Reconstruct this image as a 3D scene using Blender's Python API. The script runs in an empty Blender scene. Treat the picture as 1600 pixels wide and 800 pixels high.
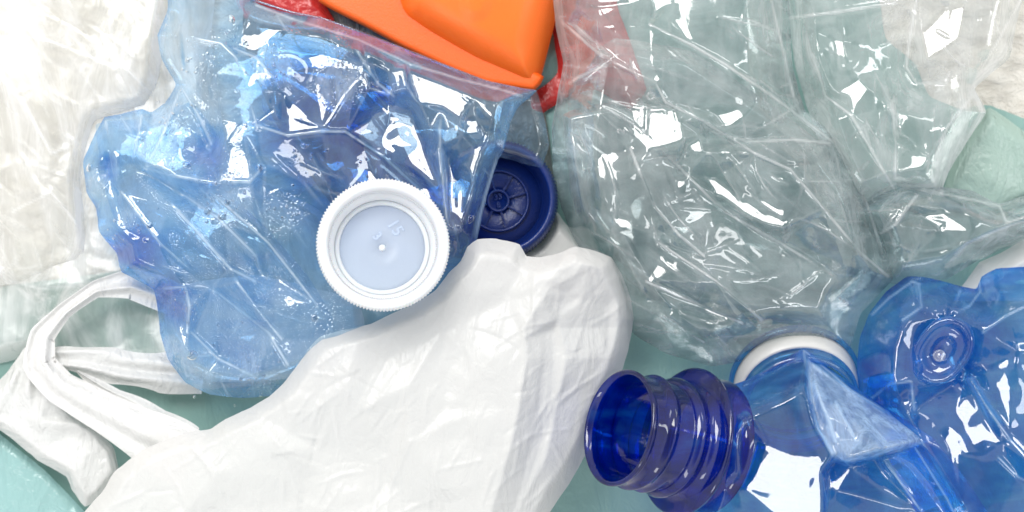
import bpy, bmesh, math, random
import numpy as np
from mathutils import Vector, Matrix
from mathutils.geometry import delaunay_2d_cdt

# ------------------------------------------------------------------ camera, world, lights, exposure
# The scene is laid out in tenths of a cap: 1 unit = 0.15 mm; K turns it into metres.
K = 0.00015
D = 3200.0                       # camera height above the table in units
sc = bpy.context.scene
COL = sc.collection
cam_d = bpy.data.cameras.new('camera')
cam = bpy.data.objects.new('camera', cam_d); COL.objects.link(cam)
cam.location = (0, 0, D*K); cam.rotation_euler = (0, 0, 0)
cam_d.sensor_width = 36; cam_d.lens = 36*D/1600
cam_d.clip_start = 0.01; cam_d.clip_end = 50
cam_d.dof.use_dof = True; cam_d.dof.focus_distance = (D-240)*K; cam_d.dof.aperture_fstop = 16
sc.camera = cam
sc.render.resolution_x, sc.render.resolution_y = 1024, 512
sc.view_settings.view_transform = 'Standard'; sc.view_settings.look = 'None'
sc.view_settings.exposure = 0.20; sc.view_settings.gamma = 1
sc.cycles.max_bounces = 40; sc.cycles.transparent_max_bounces = 48
sc.cycles.transmission_bounces = 12; sc.cycles.glossy_bounces = 5; sc.cycles.diffuse_bounces = 4
sc.cycles.caustics_reflective = False; sc.cycles.caustics_refractive = False
sc.cycles.use_denoising = True
sc.cycles.sample_clamp_indirect = 6
w = bpy.data.worlds.new('World'); sc.world = w; w.use_nodes = True
nt = w.node_tree; nt.nodes.clear()
def N(nt, t, **kw):
    n = nt.nodes.new(t)
    for k_, v in kw.items(): setattr(n, k_, v)
    return n
_o = N(nt, 'ShaderNodeOutputWorld'); _b = N(nt, 'ShaderNodeBackground')
_tc = N(nt, 'ShaderNodeTexCoord'); _sx = N(nt, 'ShaderNodeSeparateXYZ')
_r = N(nt, 'ShaderNodeValToRGB')
nt.links.new(_tc.outputs['Generated'], _sx.inputs[0])
nt.links.new(_sx.outputs[2], _r.inputs[0])
_r.color_ramp.elements[0].position = 0.0; _r.color_ramp.elements[0].color = (.9, .9, .9, 1)
_r.color_ramp.elements[1].position = 1.0; _r.color_ramp.elements[1].color = (.30, .32, .36, 1)
e_ = _r.color_ramp.elements.new(0.93); e_.color = (.42, .45, .5, 1)
e_ = _r.color_ramp.elements.new(0.80); e_.color = (1.25, 1.28, 1.32, 1)
nt.links.new(_r.outputs[0], _b.inputs[0]); _b.inputs[1].default_value = 0.78
nt.links.new(_b.outputs[0], _o.inputs[0])

def area_light(name, loc, target, sx, sy, radiance, col):
    l = bpy.data.lights.new(name, 'AREA'); l.shape = 'RECTANGLE'
    l.size, l.size_y = sx*K, sy*K
    l.energy = radiance*math.pi*(sx*K)*(sy*K)      # even radiance over the face of the softbox
    l.color = col
    o = bpy.data.objects.new(name, l); COL.objects.link(o)
    o.location = Vector(loc)*K
    d = Vector(target)*K-o.location
    o.rotation_euler = d.to_track_quat('-Z', 'Y').to_euler()
    return o
KEY = Vector((-1000, 1650, 3000))
area_light('window_softbox', KEY, (0, 0, 100), 1900, 1400, 10.5, (1, .985, .96))
area_light('side_streak_fill', (3000, 300, 2300), (0, 0, 100), 350, 2200, 7, (.95, .98, 1))  # added strip without a visible source, draws thin streaks on tilted facets
area_light('low_streak_fill', (-1500, -2100, 2300), (0, 0, 100), 1500, 500, 5.5, (1, 1, 1))  # added lamp at lower left, lines up streaks along the diagonal creases
area_light('rear_streak_fill', (1300, 2300, 2300), (0, 0, 100), 1400, 450, 5.5, (1, 1, 1))  # extra lamp added at top right for more streaks

# ------------------------------------------------------------------ helpers
def P(x, y, h=0.0):
    """photo position + height above the table -> world metres"""
    s = (D-h)/D
    return Vector(((x-800)*s*K, (400-y)*s*K, h*K))

def link(name, me, mat, parent=None):
    o = bpy.data.objects.new(name, me); COL.objects.link(o)
    if mat: me.materials.append(mat)
    if parent:
        o.parent = parent
        o.matrix_parent_inverse = Matrix.Translation(-parent.location)
    return o
def tag(o, label=None, cat=None, group=None, kind=None):
    if label: o['label'] = label
    if cat: o['category'] = cat
    if group: o['group'] = group
    if kind: o['kind'] = kind
    return o
def thing(name, label, cat, loc=(0, 0, 0), group=None):
    o = bpy.data.objects.new(name, None); COL.objects.link(o); o.location = loc
    o.empty_display_size = 0.005
    return tag(o, label, cat, group)
def mesh_np(name, V, F, thick=None, smooth=True, mist_sheen=None, crack=None):
    me = bpy.data.meshes.new(name)
    me.from_pydata([tuple(v) for v in V], [], [tuple(int(i) for i in f) for f in F])
    me.update()
    if smooth: me.polygons.foreach_set('use_smooth', [True]*len(me.polygons))
    a = me.attributes.new('thick', 'FLOAT', 'POINT')
    t = np.ones(len(me.vertices), np.float32) if thick is None else np.asarray(thick, np.float32)
    a.data.foreach_set('value', t)
    a = me.attributes.new('mist_sheen', 'FLOAT', 'POINT')
    a.data.foreach_set('value', np.zeros(len(me.vertices), np.float32) if mist_sheen is None else np.asarray(mist_sheen, np.float32))
    a = me.attributes.new('crack', 'FLOAT', 'POINT')
    a.data.foreach_set('value', np.zeros(len(me.vertices), np.float32) if crack is None else np.asarray(crack, np.float32))
    return me

# ---- materials
def new_mat(name):
    m = bpy.data.materials.new(name); m.use_nodes = True
    m.node_tree.nodes.clear(); return m, m.node_tree
def math_(nt, op, a, b=None, clamp=False):
    n = N(nt, 'ShaderNodeMath', operation=op); n.use_clamp = clamp
    for i, v in enumerate((a, b)):
        if v is None: continue
        if isinstance(v, (int, float)): n.inputs[i].default_value = v
        else: nt.links.new(v, n.inputs[i])
    return n.outputs[0]
def noise(nt, scale, detail=3, rough=.5, dist=0, stretch=None, rot=0):
    tc = N(nt, 'ShaderNodeTexCoord'); n = N(nt, 'ShaderNodeTexNoise')
    mp = N(nt, 'ShaderNodeMapping'); nt.links.new(tc.outputs['Object'], mp.inputs[0])
    mp.inputs['Rotation'].default_value = (0, 0, rot)
    if stretch: mp.inputs['Scale'].default_value = stretch
    nt.links.new(mp.outputs[0], n.inputs['Vector'])
    n.inputs['Scale'].default_value = scale; n.inputs['Detail'].default_value = detail
    n.inputs['Roughness'].default_value = rough; n.inputs['Distortion'].default_value = dist
    return n.outputs['Fac']
def ramp(nt, fac, lo, hi):
    n = N(nt, 'ShaderNodeMapRange'); n.interpolation_type = 'SMOOTHSTEP'
    nt.links.new(fac, n.inputs[0]); n.inputs[1].default_value = lo; n.inputs[2].default_value = hi
    return n.outputs[0]
def bump(nt, h, dist, strength=1, prev=None):
    b = N(nt, 'ShaderNodeBump'); b.inputs['Strength'].default_value = strength
    b.inputs['Distance'].default_value = dist*K
    nt.links.new(h, b.inputs['Height'])
    if prev: nt.links.new(prev, b.inputs['Normal'])
    return b.outputs[0]

def film(name, T, f0=.085, haze=.03, haze_col=(1, 1, 1), rough=.035, wave=1.2, drops=0.0, auto=True, crack=.6, mist_sheen_w=.38,
         scratch=.0, glow=.5, tvar=.5):
    """thin clear plastic wall: tinted transmission that deepens along the slant, sharp reflection, faint milkiness"""
    m, nt = new_mat(name); L = nt.links.new
    n1 = noise(nt, 240, 2, .5, .6)
    nb = bump(nt, n1, 1.2*wave, .5)
    n2 = noise(nt, 60, 2, .5, 1.0)
    nb = bump(nt, n2, 5*wave, .5, nb)
    dm = None
    mist_sheen = N(nt, 'ShaderNodeAttribute', attribute_name='mist_sheen').outputs['Fac']
    if drops > 0:
        tc = N(nt, 'ShaderNodeTexCoord'); vo = N(nt, 'ShaderNodeTexVoronoi')
        vo.inputs['Scale'].default_value = 1350; vo.inputs['Randomness'].default_value = .95
        L(tc.outputs['Object'], vo.inputs['Vector'])
        mask = math_(nt, 'ADD', ramp(nt, noise(nt, 75, 2, .5, .3), .63, .70), mist_sheen, True) if auto else mist_sheen
        dome = math_(nt, 'SUBTRACT', 1, math_(nt, 'MULTIPLY', vo.outputs['Distance'], 2.3), True)
        dome = math_(nt, 'POWER', dome, .5)
        dm = math_(nt, 'MULTIPLY', dome, mask)
        nb = bump(nt, dm, 2.2*drops, 1, nb)
    lw = N(nt, 'ShaderNodeLayerWeight'); lw.inputs['Blend'].default_value = .5
    L(nb, lw.inputs['Normal'])
    facing = lw.outputs['Facing']
    c = math_(nt, 'MAXIMUM', math_(nt, 'SUBTRACT', 1, facing), .22)
    at = N(nt, 'ShaderNodeAttribute', attribute_name='thick')
    tn = noise(nt, 55, 3, .55, 1.2, (1, 2.6, 1), .75)
    ex = math_(nt, 'MULTIPLY', math_(nt, 'DIVIDE', at.outputs['Fac'], c), math_(nt, 'ADD', 1, math_(nt, 'MULTIPLY', math_(nt, 'SUBTRACT', ramp(nt, tn, .3, .7), .5), 2*tvar)))
    cc = N(nt, 'ShaderNodeCombineColor')
    for i in range(3): L(math_(nt, 'POWER', T[i], ex), cc.inputs[i])
    tr = N(nt, 'ShaderNodeBsdfTransparent'); L(cc.outputs[0], tr.inputs[0])
    gl = N(nt, 'ShaderNodeBsdfGlossy'); gl.inputs['Roughness'].default_value = rough
    gl.inputs['Color'].default_value = (1, 1, 1, 1); L(nb, gl.inputs['Normal'])
    df = N(nt, 'ShaderNodeBsdfDiffuse'); 
    ck = N(nt, 'ShaderNodeAttribute', attribute_name='crack').outputs['Fac']
    hc = N(nt, 'ShaderNodeMix', data_type='RGBA'); L(math_(nt, 'MAXIMUM', mist_sheen, ck), hc.inputs[0])
    hc.inputs[6].default_value = (*haze_col, 1); hc.inputs[7].default_value = (*[.35*c_+.62 for c_ in haze_col], 1)
    L(hc.outputs[2], df.inputs[0])
    tl = N(nt, 'ShaderNodeBsdfTranslucent'); L(hc.outputs[2], tl.inputs[0])
    ms = N(nt, 'ShaderNodeMixShader'); ms.inputs[0].default_value = glow
    L(df.outputs[0], ms.inputs[1]); L(tl.outputs[0], ms.inputs[2])
    hz = math_(nt, 'MULTIPLY', math_(nt, 'DIVIDE', haze, c), math_(nt, 'ADD', .35, ramp(nt, noise(nt, 90, 4, .6, 1.5, (1, .35, 1), .8), .35, .72)))
    if scratch > 0:
        s_ = ramp(nt, noise(nt, 500, 3, .6, .2, (1, .05, 1), -.75), .62, .72)
        hz = math_(nt, 'ADD', hz, math_(nt, 'MULTIPLY', s_, scratch))
    if dm is not None: hz = math_(nt, 'ADD', hz, math_(nt, 'MULTIPLY', mask, .06))
    hz = math_(nt, 'ADD', hz, math_(nt, 'MULTIPLY', math_(nt, 'MULTIPLY', mist_sheen, math_(nt, 'ADD', .45, ramp(nt, noise(nt, 230, 4, .65, .8, (1, .22, 1), -.95), .35, .65))), mist_sheen_w))  # condensation plus painted sheen, broken into streaks
    hz = math_(nt, 'ADD', hz, math_(nt, 'MULTIPLY', ck, crack))  # white highlight lines painted along the creases
    hz = math_(nt, 'MINIMUM', hz, .95)
    m1 = N(nt, 'ShaderNodeMixShader'); L(hz, m1.inputs[0]); L(tr.outputs[0], m1.inputs[1]); L(ms.outputs[0], m1.inputs[2])
    fr = math_(nt, 'ADD', f0, math_(nt, 'MULTIPLY', math_(nt, 'POWER', facing, 4.5), 1-f0), True)
    m2 = N(nt, 'ShaderNodeMixShader'); L(fr, m2.inputs[0]); L(m1.outputs[0], m2.inputs[1]); L(gl.outputs[0], m2.inputs[2])
    out = N(nt, 'ShaderNodeOutputMaterial'); L(m2.outputs[0], out.inputs[0])
    return m

def sheet_mat(name, col, trans=.35, clear=0.0, rough=.3, spec=.05, wave=1.0, var=.08, fine=1.0):
    """milky polythene: diffuse + light coming through + faint gloss"""
    m, nt = new_mat(name); L = nt.links.new
    nb = bump(nt, noise(nt, 130, 4, .55, 1.2, (1, .5, 1), .6), 16*wave, .6)
    nb = bump(nt, noise(nt, 420, 3, .55, .8), 4*fine, .5, nb)
    nz = noise(nt, 45, 4, .6, .8)
    mix = N(nt, 'ShaderNodeMix', data_type='RGBA'); L(nz, mix.inputs[0])
    mix.inputs[6].default_value = (*[c*(1-var) for c in col], 1); mix.inputs[7].default_value = (*[min(c*(1+var), .97) for c in col], 1)
    df = N(nt, 'ShaderNodeBsdfDiffuse'); L(mix.outputs[2], df.inputs[0]); L(nb, df.inputs['Normal'])
    tl = N(nt, 'ShaderNodeBsdfTranslucent'); L(mix.outputs[2], tl.inputs[0]); L(nb, tl.inputs['Normal'])
    ms = N(nt, 'ShaderNodeMixShader'); ms.inputs[0].default_value = trans
    L(df.outputs[0], ms.inputs[1]); L(tl.outputs[0], ms.inputs[2]); cur = ms.outputs[0]
    if clear > 0:
        tr = N(nt, 'ShaderNodeBsdfTransparent'); tr.inputs[0].default_value = (*[.4+.6*c for c in col], 1)
        mc = N(nt, 'ShaderNodeMixShader')
        cf = math_(nt, 'MULTIPLY', clear, math_(nt, 'ADD', .6, math_(nt, 'MULTIPLY', nz, .8)), True)
        L(cf, mc.inputs[0])
        L(cur, mc.inputs[1]); L(tr.outputs[0], mc.inputs[2]); cur = mc.outputs[0]
    gl = N(nt, 'ShaderNodeBsdfGlossy'); gl.inputs['Roughness'].default_value = rough; L(nb, gl.inputs['Normal'])
    lw = N(nt, 'ShaderNodeLayerWeight'); lw.inputs['Blend'].default_value = .5; L(nb, lw.inputs['Normal'])
    fr = math_(nt, 'ADD', spec, math_(nt, 'MULTIPLY', math_(nt, 'POWER', lw.outputs['Facing'], 4), .5), True)
    mg = N(nt, 'ShaderNodeMixShader'); L(fr, mg.inputs[0]); L(cur, mg.inputs[1]); L(gl.outputs[0], mg.inputs[2])
    out = N(nt, 'ShaderNodeOutputMaterial'); L(mg.outputs[0], out.inputs[0])
    return m

def solid(name, col, rough=.35, sss=0.0, trans_mix=0.0, bmp=0.0, bscale=900, ior=1.5, clear=0.0, clear_col=(1, 1, 1)):
    m, nt = new_mat(name); L = nt.links.new
    p = N(nt, 'ShaderNodeBsdfPrincipled'); p.inputs['Base Color'].default_value = (*col, 1)
    p.inputs['Roughness'].default_value = rough; p.inputs['IOR'].default_value = ior
    if sss:
        p.inputs['Subsurface Weight'].default_value = sss
        p.inputs['Subsurface Radius'].default_value = (1, .6, .4); p.inputs['Subsurface Scale'].default_value = 12*K
    if bmp: L(bump(nt, noise(nt, bscale, 3, .55, .3), bmp, .6), p.inputs['Normal'])
    cur = p.outputs[0]
    if trans_mix:
        tl = N(nt, 'ShaderNodeBsdfTranslucent'); tl.inputs[0].default_value = (*col, 1)
        ms = N(nt, 'ShaderNodeMixShader'); ms.inputs[0].default_value = trans_mix
        L(cur, ms.inputs[1]); L(tl.outputs[0], ms.inputs[2]); cur = ms.outputs[0]
    if clear:
        tr = N(nt, 'ShaderNodeBsdfTransparent'); tr.inputs[0].default_value = (*clear_col, 1)
        ms = N(nt, 'ShaderNodeMixShader'); ms.inputs[0].default_value = clear
        L(cur, ms.inputs[1]); L(tr.outputs[0], ms.inputs[2]); cur = ms.outputs[0]
    out = N(nt, 'ShaderNodeOutputMaterial'); L(cur, out.inputs[0])
    return m

# ---- crumpled walls -------------------------------------------------------
def poly_dist(px, py, poly):
    """distance to outline, inside mask and nearest outline point"""
    n = len(poly); best = np.full(px.shape, 1e9); bx = px.copy(); by = py.copy()
    ins = np.zeros(px.shape, bool)
    for i in range(n):
        x0, y0 = poly[i]; x1, y1 = poly[(i+1) % n]
        dx, dy = x1-x0, y1-y0; l2 = dx*dx+dy*dy+1e-9
        t = np.clip(((px-x0)*dx+(py-y0)*dy)/l2, 0, 1)
        qx = x0+t*dx; qy = y0+t*dy; d = np.hypot(px-qx, py-qy)
        m = d < best; best = np.where(m, d, best); bx = np.where(m, qx, bx); by = np.where(m, qy, by)
        cr = ((y0 > py) != (y1 > py))
        with np.errstate(divide='ignore', invalid='ignore'):
            xi = (x1-x0)*(py-y0)/((y1-y0) if y1 != y0 else 1e-9)+x0
        ins ^= cr & (px < xi)
    return best, ins, bx, by
def smooth_poly(poly, wob=2.5, seed=1, step=9, closed=True):
    """Catmull-Rom resample plus a little wobble"""
    rnd = random.Random(seed); out = []; n = len(poly)
    rng = range(n) if closed else range(n-1)
    for i in rng:
        g = lambda j: poly[j % n] if closed else poly[max(0, min(n-1, j))]
        p0, p1, p2, p3 = g(i-1), g(i), g(i+1), g(i+2)
        m = max(1, int(math.hypot(p2[0]-p1[0], p2[1]-p1[1])/step))
        for j in range(m):
            t = j/m; q = []
            for a in range(len(p1)):
                # tension keeps corners fairly tight
                v1 = .16*(p2[a]-p0[a]); v2 = .16*(p3[a]-p1[a])
                t2, t3 = t*t, t*t*t
                q.append((2*t3-3*t2+1)*p1[a]+(t3-2*t2+t)*v1+(-2*t3+3*t2)*p2[a]+(t3-t2)*v2)
            if j and wob: q[0] += rnd.uniform(-wob, wob); q[1] += rnd.uniform(-wob, wob)
            out.append(tuple(q))
    if not closed: out.append(tuple(poly[-1]))
    return out
def gref(x, y, h, light=KEY):
    """wall slope (dh/dx, dh/dy with y down) that mirrors the softbox to the camera"""
    p = P(x, y, h); v = (Vector((0, 0, D*K))-p).normalized(); l = (light*K-p).normalized()
    n = (v+l).normalized()
    return -n.x/n.z, n.y/n.z
def tri_field(X, Y, pts, edges=()):
    vs = [Vector((p[0], p[1])) for p in pts]
    ov, oe, of, orig, _, _ = delaunay_2d_cdt(vs, list(edges), [], 0, 0.01)
    pa = np.array(pts); hs = []
    for v, o in zip(ov, orig):
        if o: hs.append(pts[o[0]][2])
        else:
            d = np.hypot(pa[:, 0]-v[0], pa[:, 1]-v[1])+1e-3; ii = np.argsort(d)[:3]
            ww = 1/d[ii]; hs.append(float((pa[ii, 2]*ww).sum()/ww.sum()))
    H = np.zeros(X.shape); x0, y0 = X[0, 0], Y[0, 0]; g = X[0, 1]-X[0, 0]; ny, nx = X.shape
    for f in of:
        a, b, c = [ov[i] for i in f]; ha, hb, hc = [hs[i] for i in f]
        i0 = max(0, int((min(a.x, b.x, c.x)-x0)/g)); i1 = min(nx, int((max(a.x, b.x, c.x)-x0)/g)+2)
        j0 = max(0, int((min(a.y, b.y, c.y)-y0)/g)); j1 = min(ny, int((max(a.y, b.y, c.y)-y0)/g)+2)
        if i0 >= i1 or j0 >= j1: continue
        xs = X[j0:j1, i0:i1]; ys = Y[j0:j1, i0:i1]
        den = (b.y-c.y)*(a.x-c.x)+(c.x-b.x)*(a.y-c.y)
        if abs(den) < 1e-9: continue
        u = ((b.y-c.y)*(xs-c.x)+(c.x-b.x)*(ys-c.y))/den
        v = ((c.y-a.y)*(xs-c.x)+(a.x-c.x)*(ys-c.y))/den; t = 1-u-v
        m = (u >= -1e-6) & (v >= -1e-6) & (t >= -1e-6)
        H[j0:j1, i0:i1] = np.where(m, u*ha+v*hb+t*hc, H[j0:j1, i0:i1])
    return H
def blur(H, s):
    if s <= 0: return H
    r = int(3*s)+1; k = np.exp(-.5*(np.arange(-r, r+1)/s)**2); k /= k.sum()
    Hp = np.pad(H, r, mode='edge')
    A = sum(k[i]*Hp[:, i:i+H.shape[1]] for i in range(2*r+1))
    return sum(k[i]*A[i:i+H.shape[0], :] for i in range(2*r+1))
def waves(X, Y, rnd, scale, n=7):
    out = np.zeros(X.shape)
    for _ in range(n):
        a = rnd.uniform(0, 2*math.pi); f = 2*math.pi/(scale*rnd.uniform(.6, 1.7))
        out += np.sin((X*math.cos(a)+Y*math.sin(a))*f+rnd.uniform(0, 6.28))
    return out/math.sqrt(n)
def tri_warp(X, Y, pts, edges, rnd, amp, scale):
    """facet field whose creases bend"""
    H = tri_field(X, Y, pts, edges)
    wx = waves(X, Y, rnd, scale)*amp; wy = waves(X, Y, rnd, scale)*amp
    g = X[0, 1]-X[0, 0]; ny, nx = X.shape
    fi = np.clip((X+wx-X[0, 0])/g, 0, nx-1.001); fj = np.clip((Y+wy-Y[0, 0])/g, 0, ny-1.001)
    i = fi.astype(int); j = fj.astype(int); u = fi-i; v = fj-j
    return (H[j, i]*(1-u)*(1-v)+H[j, i+1]*u*(1-v)+H[j+1, i]*(1-u)*v+H[j+1, i+1]*u*v)
def rand_facets(X, Y, rnd, space, amp, aniso=1.0, ang=0.0, keep=None):
    x0, x1, y0, y1 = X.min()-60, X.max()+60, Y.min()-60, Y.max()+60
    ca, sa = math.cos(ang), math.sin(ang); pts = []
    cx, cy = (x0+x1)/2, (y0+y1)/2; R = math.hypot(x1-x0, y1-y0)/2
    v = -R
    row = 0
    while v < R:
        u = -R
        while u < R:
            uu = u+rnd.uniform(-.45, .45)*space*aniso; vv = v+rnd.uniform(-.45, .45)*space
            x = cx+uu*ca-vv*sa; y = cy+uu*sa+vv*ca
            if x0 <= x <= x1 and y0 <= y <= y1: pts.append((x, y, rnd.uniform(-amp, amp)))
            u += space*aniso
        v += space; row += 1
    pts += [(x0, y0, 0), (x1, y0, 0), (x0, y1, 0), (x1, y1, 0)]
    return pts
class Crumple:
    """one crumpled wall over an outline: pillow shape, folded facets, hand placed creases and mirror-like patches"""
    def __init__(s, outline, base, rise, edge=50, g=3.0, seed=1, facets=((60, 16, 1, 0),), creases=(), patches=(),
                 dips=(), soft=.8, wob=.5, sharp_edge=True, bead=3.2, basefn=None, fine=None):
        s.poly = smooth_poly(outline, wob, seed)
        s.base, s.g = base, g
        xs = [p[0] for p in s.poly]; ys = [p[1] for p in s.poly]
        ax = np.arange(min(xs)-3*g, max(xs)+4*g, g); ay = np.arange(min(ys)-3*g, max(ys)+4*g, g)
        s.X, s.Y = np.meshgrid(ax, ay)
        s.d, s.ins, s.bx, s.by = poly_dist(s.X, s.Y, s.poly)
        rnd = random.Random(seed)
        din = np.where(s.ins, s.d, 0)
        t = np.clip(din/edge, 0, 1); s.env = (1-(1-t)**1.35) if sharp_edge else np.sqrt(1-(1-t)**2)
        sp, amp, an, ang = facets[0]
        pts = rand_facets(s.X, s.Y, rnd, sp, amp, an, ang)
        ctrl = []; edges = []
        pp = []                                            # patch polygons
        for pa in patches:
            poly, h0 = pa[0], pa[1]; dg = pa[2] if len(pa) > 2 else (0, 0)
            cx = sum(q[0] for q in poly)/len(poly); cy = sum(q[1] for q in poly)/len(poly)
            gx, gy = gref(cx, cy, base+rise); gx += dg[0]; gy += dg[1]
            pp.append((poly, h0, gx, gy, cx, cy))
            b0 = len(ctrl)
            for q in poly: ctrl.append((q[0], q[1], h0+gx*(q[0]-cx)+gy*(q[1]-cy)))
            edges += [(b0+i, b0+(i+1) % len(poly)) for i in range(len(poly))]
        for cr in creases:
            b0 = len(ctrl)
            ctrl += [tuple(q) for q in cr]
            edges += [(b0+i, b0+i+1) for i in range(len(cr)-1)]
        def ok(p):
            for q in ctrl:
                if (p[0]-q[0])**2+(p[1]-q[1])**2 < (sp*.45)**2: return False
            for (a, b) in edges:
                ax_, ay_, _ = ctrl[a]; bx_, by_, _ = ctrl[b]; dx, dy = bx_-ax_, by_-ay_
                tt = max(0, min(1, ((p[0]-ax_)*dx+(p[1]-ay_)*dy)/(dx*dx+dy*dy+1e-9)))
                if math.hypot(p[0]-ax_-tt*dx, p[1]-ay_-tt*dy) < sp*.35: return False
            for pl in pp:
                n = len(pl[0]); c = False
                for i in range(n):
                    x0, y0 = pl[0][i][:2]; x1, y1 = pl[0][(i+1) % n][:2]
                    if (y0 > p[1]) != (y1 > p[1]) and p[0] < (x1-x0)*(p[1]-y0)/(y1-y0)+x0: c = not c
                if c: return False
            return True
        pts = ctrl+[p for p in pts if ok(p)]
        H = tri_warp(s.X, s.Y, pts, edges, rnd, 3.0, 150)
        Hs = blur(H, soft); Hb = blur(H, soft+5.5)
        mk = np.clip(.5+.9*waves(s.X, s.Y, rnd, 170), 0, 1)
        near = np.zeros(H.shape)
        for (a, b) in edges:
            (x0, y0, _), (x1, y1, _) = ctrl[a], ctrl[b]; dx, dy = x1-x0, y1-y0
            tt = np.clip(((s.X-x0)*dx+(s.Y-y0)*dy)/(dx*dx+dy*dy+1e-9), 0, 1)
            near = np.maximum(near, np.clip(1.6-np.hypot(s.X-x0-tt*dx, s.Y-y0-tt*dy)/16, 0, 1))
        mk = mk*(1-near)
        H = Hs*(1-mk)+Hb*mk
        fade = np.clip(.7+.6*waves(s.X, s.Y, rnd, 120), .1, 1); s.crack = np.zeros(H.shape); s.dark = np.zeros(H.shape)
        for cr in creases:                                  # raised bead that catches light, plus a painted white highlight line
            dd = np.full(H.shape, 1e9); L_ = 0
            for (x0, y0, _), (x1, y1, _) in zip(cr[:-1], cr[1:]):
                dx, dy = x1-x0, y1-y0
                tt = np.clip(((s.X-x0)*dx+(s.Y-y0)*dy)/(dx*dx+dy*dy+1e-9), 0, 1)
                dd = np.minimum(dd, np.hypot(s.X-x0-tt*dx, s.Y-y0-tt*dy))
            H = H+bead*fade*np.exp(-.5*(dd/2.6)**2)
            s.crack = np.maximum(s.crack, .85*np.clip(fade*1.3, 0, 1)*np.exp(-(dd/1.9)**2))
        if fine:                                            # many short hairline creases: (count, height, direction, spread, length)
            cnt, fh, fa, fs, fl = fine
            x0_, y0_ = s.X[0, 0], s.Y[0, 0]; ny_, nx_ = H.shape
            for _ in range(cnt):
                x = rnd.uniform(s.X.min(), s.X.max()); y = rnd.uniform(s.Y.min(), s.Y.max()); a = fa+rnd.gauss(0, fs)
                L_ = fl*rnd.uniform(.35, 1.3); n_ = max(3, int(L_/14)); hh = fh*rnd.choice((1, 1, -1))*rnd.uniform(.3, 1.2); bend = rnd.gauss(0, .06)
                pl = [(x, y)]
                for _k in range(n_):
                    a += bend+rnd.gauss(0, .05); x += math.cos(a)*L_/n_; y += math.sin(a)*L_/n_; pl.append((x, y))
                for k_, ((xa, ya), (xb, yb)) in enumerate(zip(pl[:-1], pl[1:])):
                    i0 = max(0, int((min(xa, xb)-8-x0_)/s.g)); i1 = min(nx_, int((max(xa, xb)+8-x0_)/s.g)+1)
                    j0 = max(0, int((min(ya, yb)-8-y0_)/s.g)); j1 = min(ny_, int((max(ya, yb)+8-y0_)/s.g)+1)
                    if i0 >= i1 or j0 >= j1: continue
                    xs = s.X[j0:j1, i0:i1]; ys = s.Y[j0:j1, i0:i1]; dx, dy = xb-xa, yb-ya
                    tt = np.clip(((xs-xa)*dx+(ys-ya)*dy)/(dx*dx+dy*dy+1e-9), 0, 1)
                    d_ = np.hypot(xs-xa-tt*dx, ys-ya-tt*dy); u = (k_+tt)/n_; tp = np.sin(math.pi*np.clip(u, 0, 1))**.6
                    add_ = hh*tp*np.exp(-.5*(d_/2.0)**2)
                    if k_: add_ = np.where(tt <= 0, 0, add_)
                    add_ = np.where((tt >= 1) & (k_ < n_-1), 0, add_)
                    H[j0:j1, i0:i1] += add_
                    if hh < 0: s.dark[j0:j1, i0:i1] = np.maximum(s.dark[j0:j1, i0:i1], tp*np.exp(-(d_/2.4)**2)*min(1, -hh/fh))  # dark line put into the wall tint to imitate refraction in the crease
                    else: s.crack[j0:j1, i0:i1] = np.maximum(s.crack[j0:j1, i0:i1], .4*tp*np.exp(-(d_/1.7)**2)*hh/fh)  # hairline highlight painted white on raised creases
        calm = np.ones(H.shape)
        for (poly, h0, gx, gy, cx, cy) in pp:
            d, ins, _, _ = poly_dist(s.X, s.Y, poly)
            calm = np.minimum(calm, np.where(ins, .15, np.clip(d/14, .15, 1)))
        for (sp, amp, an, ang) in facets[1:]:
            Hf = blur(tri_warp(s.X, s.Y, rand_facets(s.X, s.Y, rnd, sp, amp, an, ang), (), rnd, sp*.16, sp*1.6), .8)
            H = H+Hf*calm*np.clip(.55+.75*waves(s.X, s.Y, rnd, 150), 0, 1.3)
        for (x, y, r, dh) in dips:
            H = H+dh*np.exp(-(((s.X-x)**2+(s.Y-y)**2)/(2*r*r)))
        s.basefn = basefn; B = base if basefn is None else basefn(s.X, s.Y)
        s.H = B+(rise+H)*s.env
        s.rel = H
        lap = np.abs(-4*H[1:-1, 1:-1]+H[2:, 1:-1]+H[:-2, 1:-1]+H[1:-1, 2:]+H[1:-1, :-2])
        p0, p1 = np.percentile(lap, 95), np.percentile(lap, 99.3)
        s.crack[1:-1, 1:-1] = np.maximum(s.crack[1:-1, 1:-1], .30*np.clip((lap-p0)/(p1-p0+1e-9), 0, 1))  # sharp bends also painted paler, as highlight lines
    def at(s, x, y):
        i = (x-s.X[0, 0])/s.g; j = (y-s.Y[0, 0])/s.g
        i0 = int(max(0, min(s.X.shape[1]-2, math.floor(i)))); j0 = int(max(0, min(s.X.shape[0]-2, math.floor(j))))
        return float(s.H[j0, i0])
    def geo(s, off=0):
        ny, nx = s.X.shape; ins = s.ins
        q = ins[:-1, :-1] | ins[1:, :-1] | ins[:-1, 1:] | ins[1:, 1:]
        use = np.zeros(ins.shape, bool)
        use[:-1, :-1] |= q; use[1:, :-1] |= q; use[:-1, 1:] |= q; use[1:, 1:] |= q
        idx = np.full(ins.shape, -1); idx[use] = np.arange(use.sum())+off
        x = np.where(ins, s.X, s.bx)[use]; y = np.where(ins, s.Y, s.by)[use]; h = np.where(ins, s.H, s.base if s.basefn is None else s.basefn(s.bx, s.by))[use]
        sca = (D-h)/D
        V = np.stack([(x-800)*sca*K, (400-y)*sca*K, h*K], 1); s.cr = s.crack[use]; s.dk = s.dark[use]; s.dd_ = s.d[use]
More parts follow.
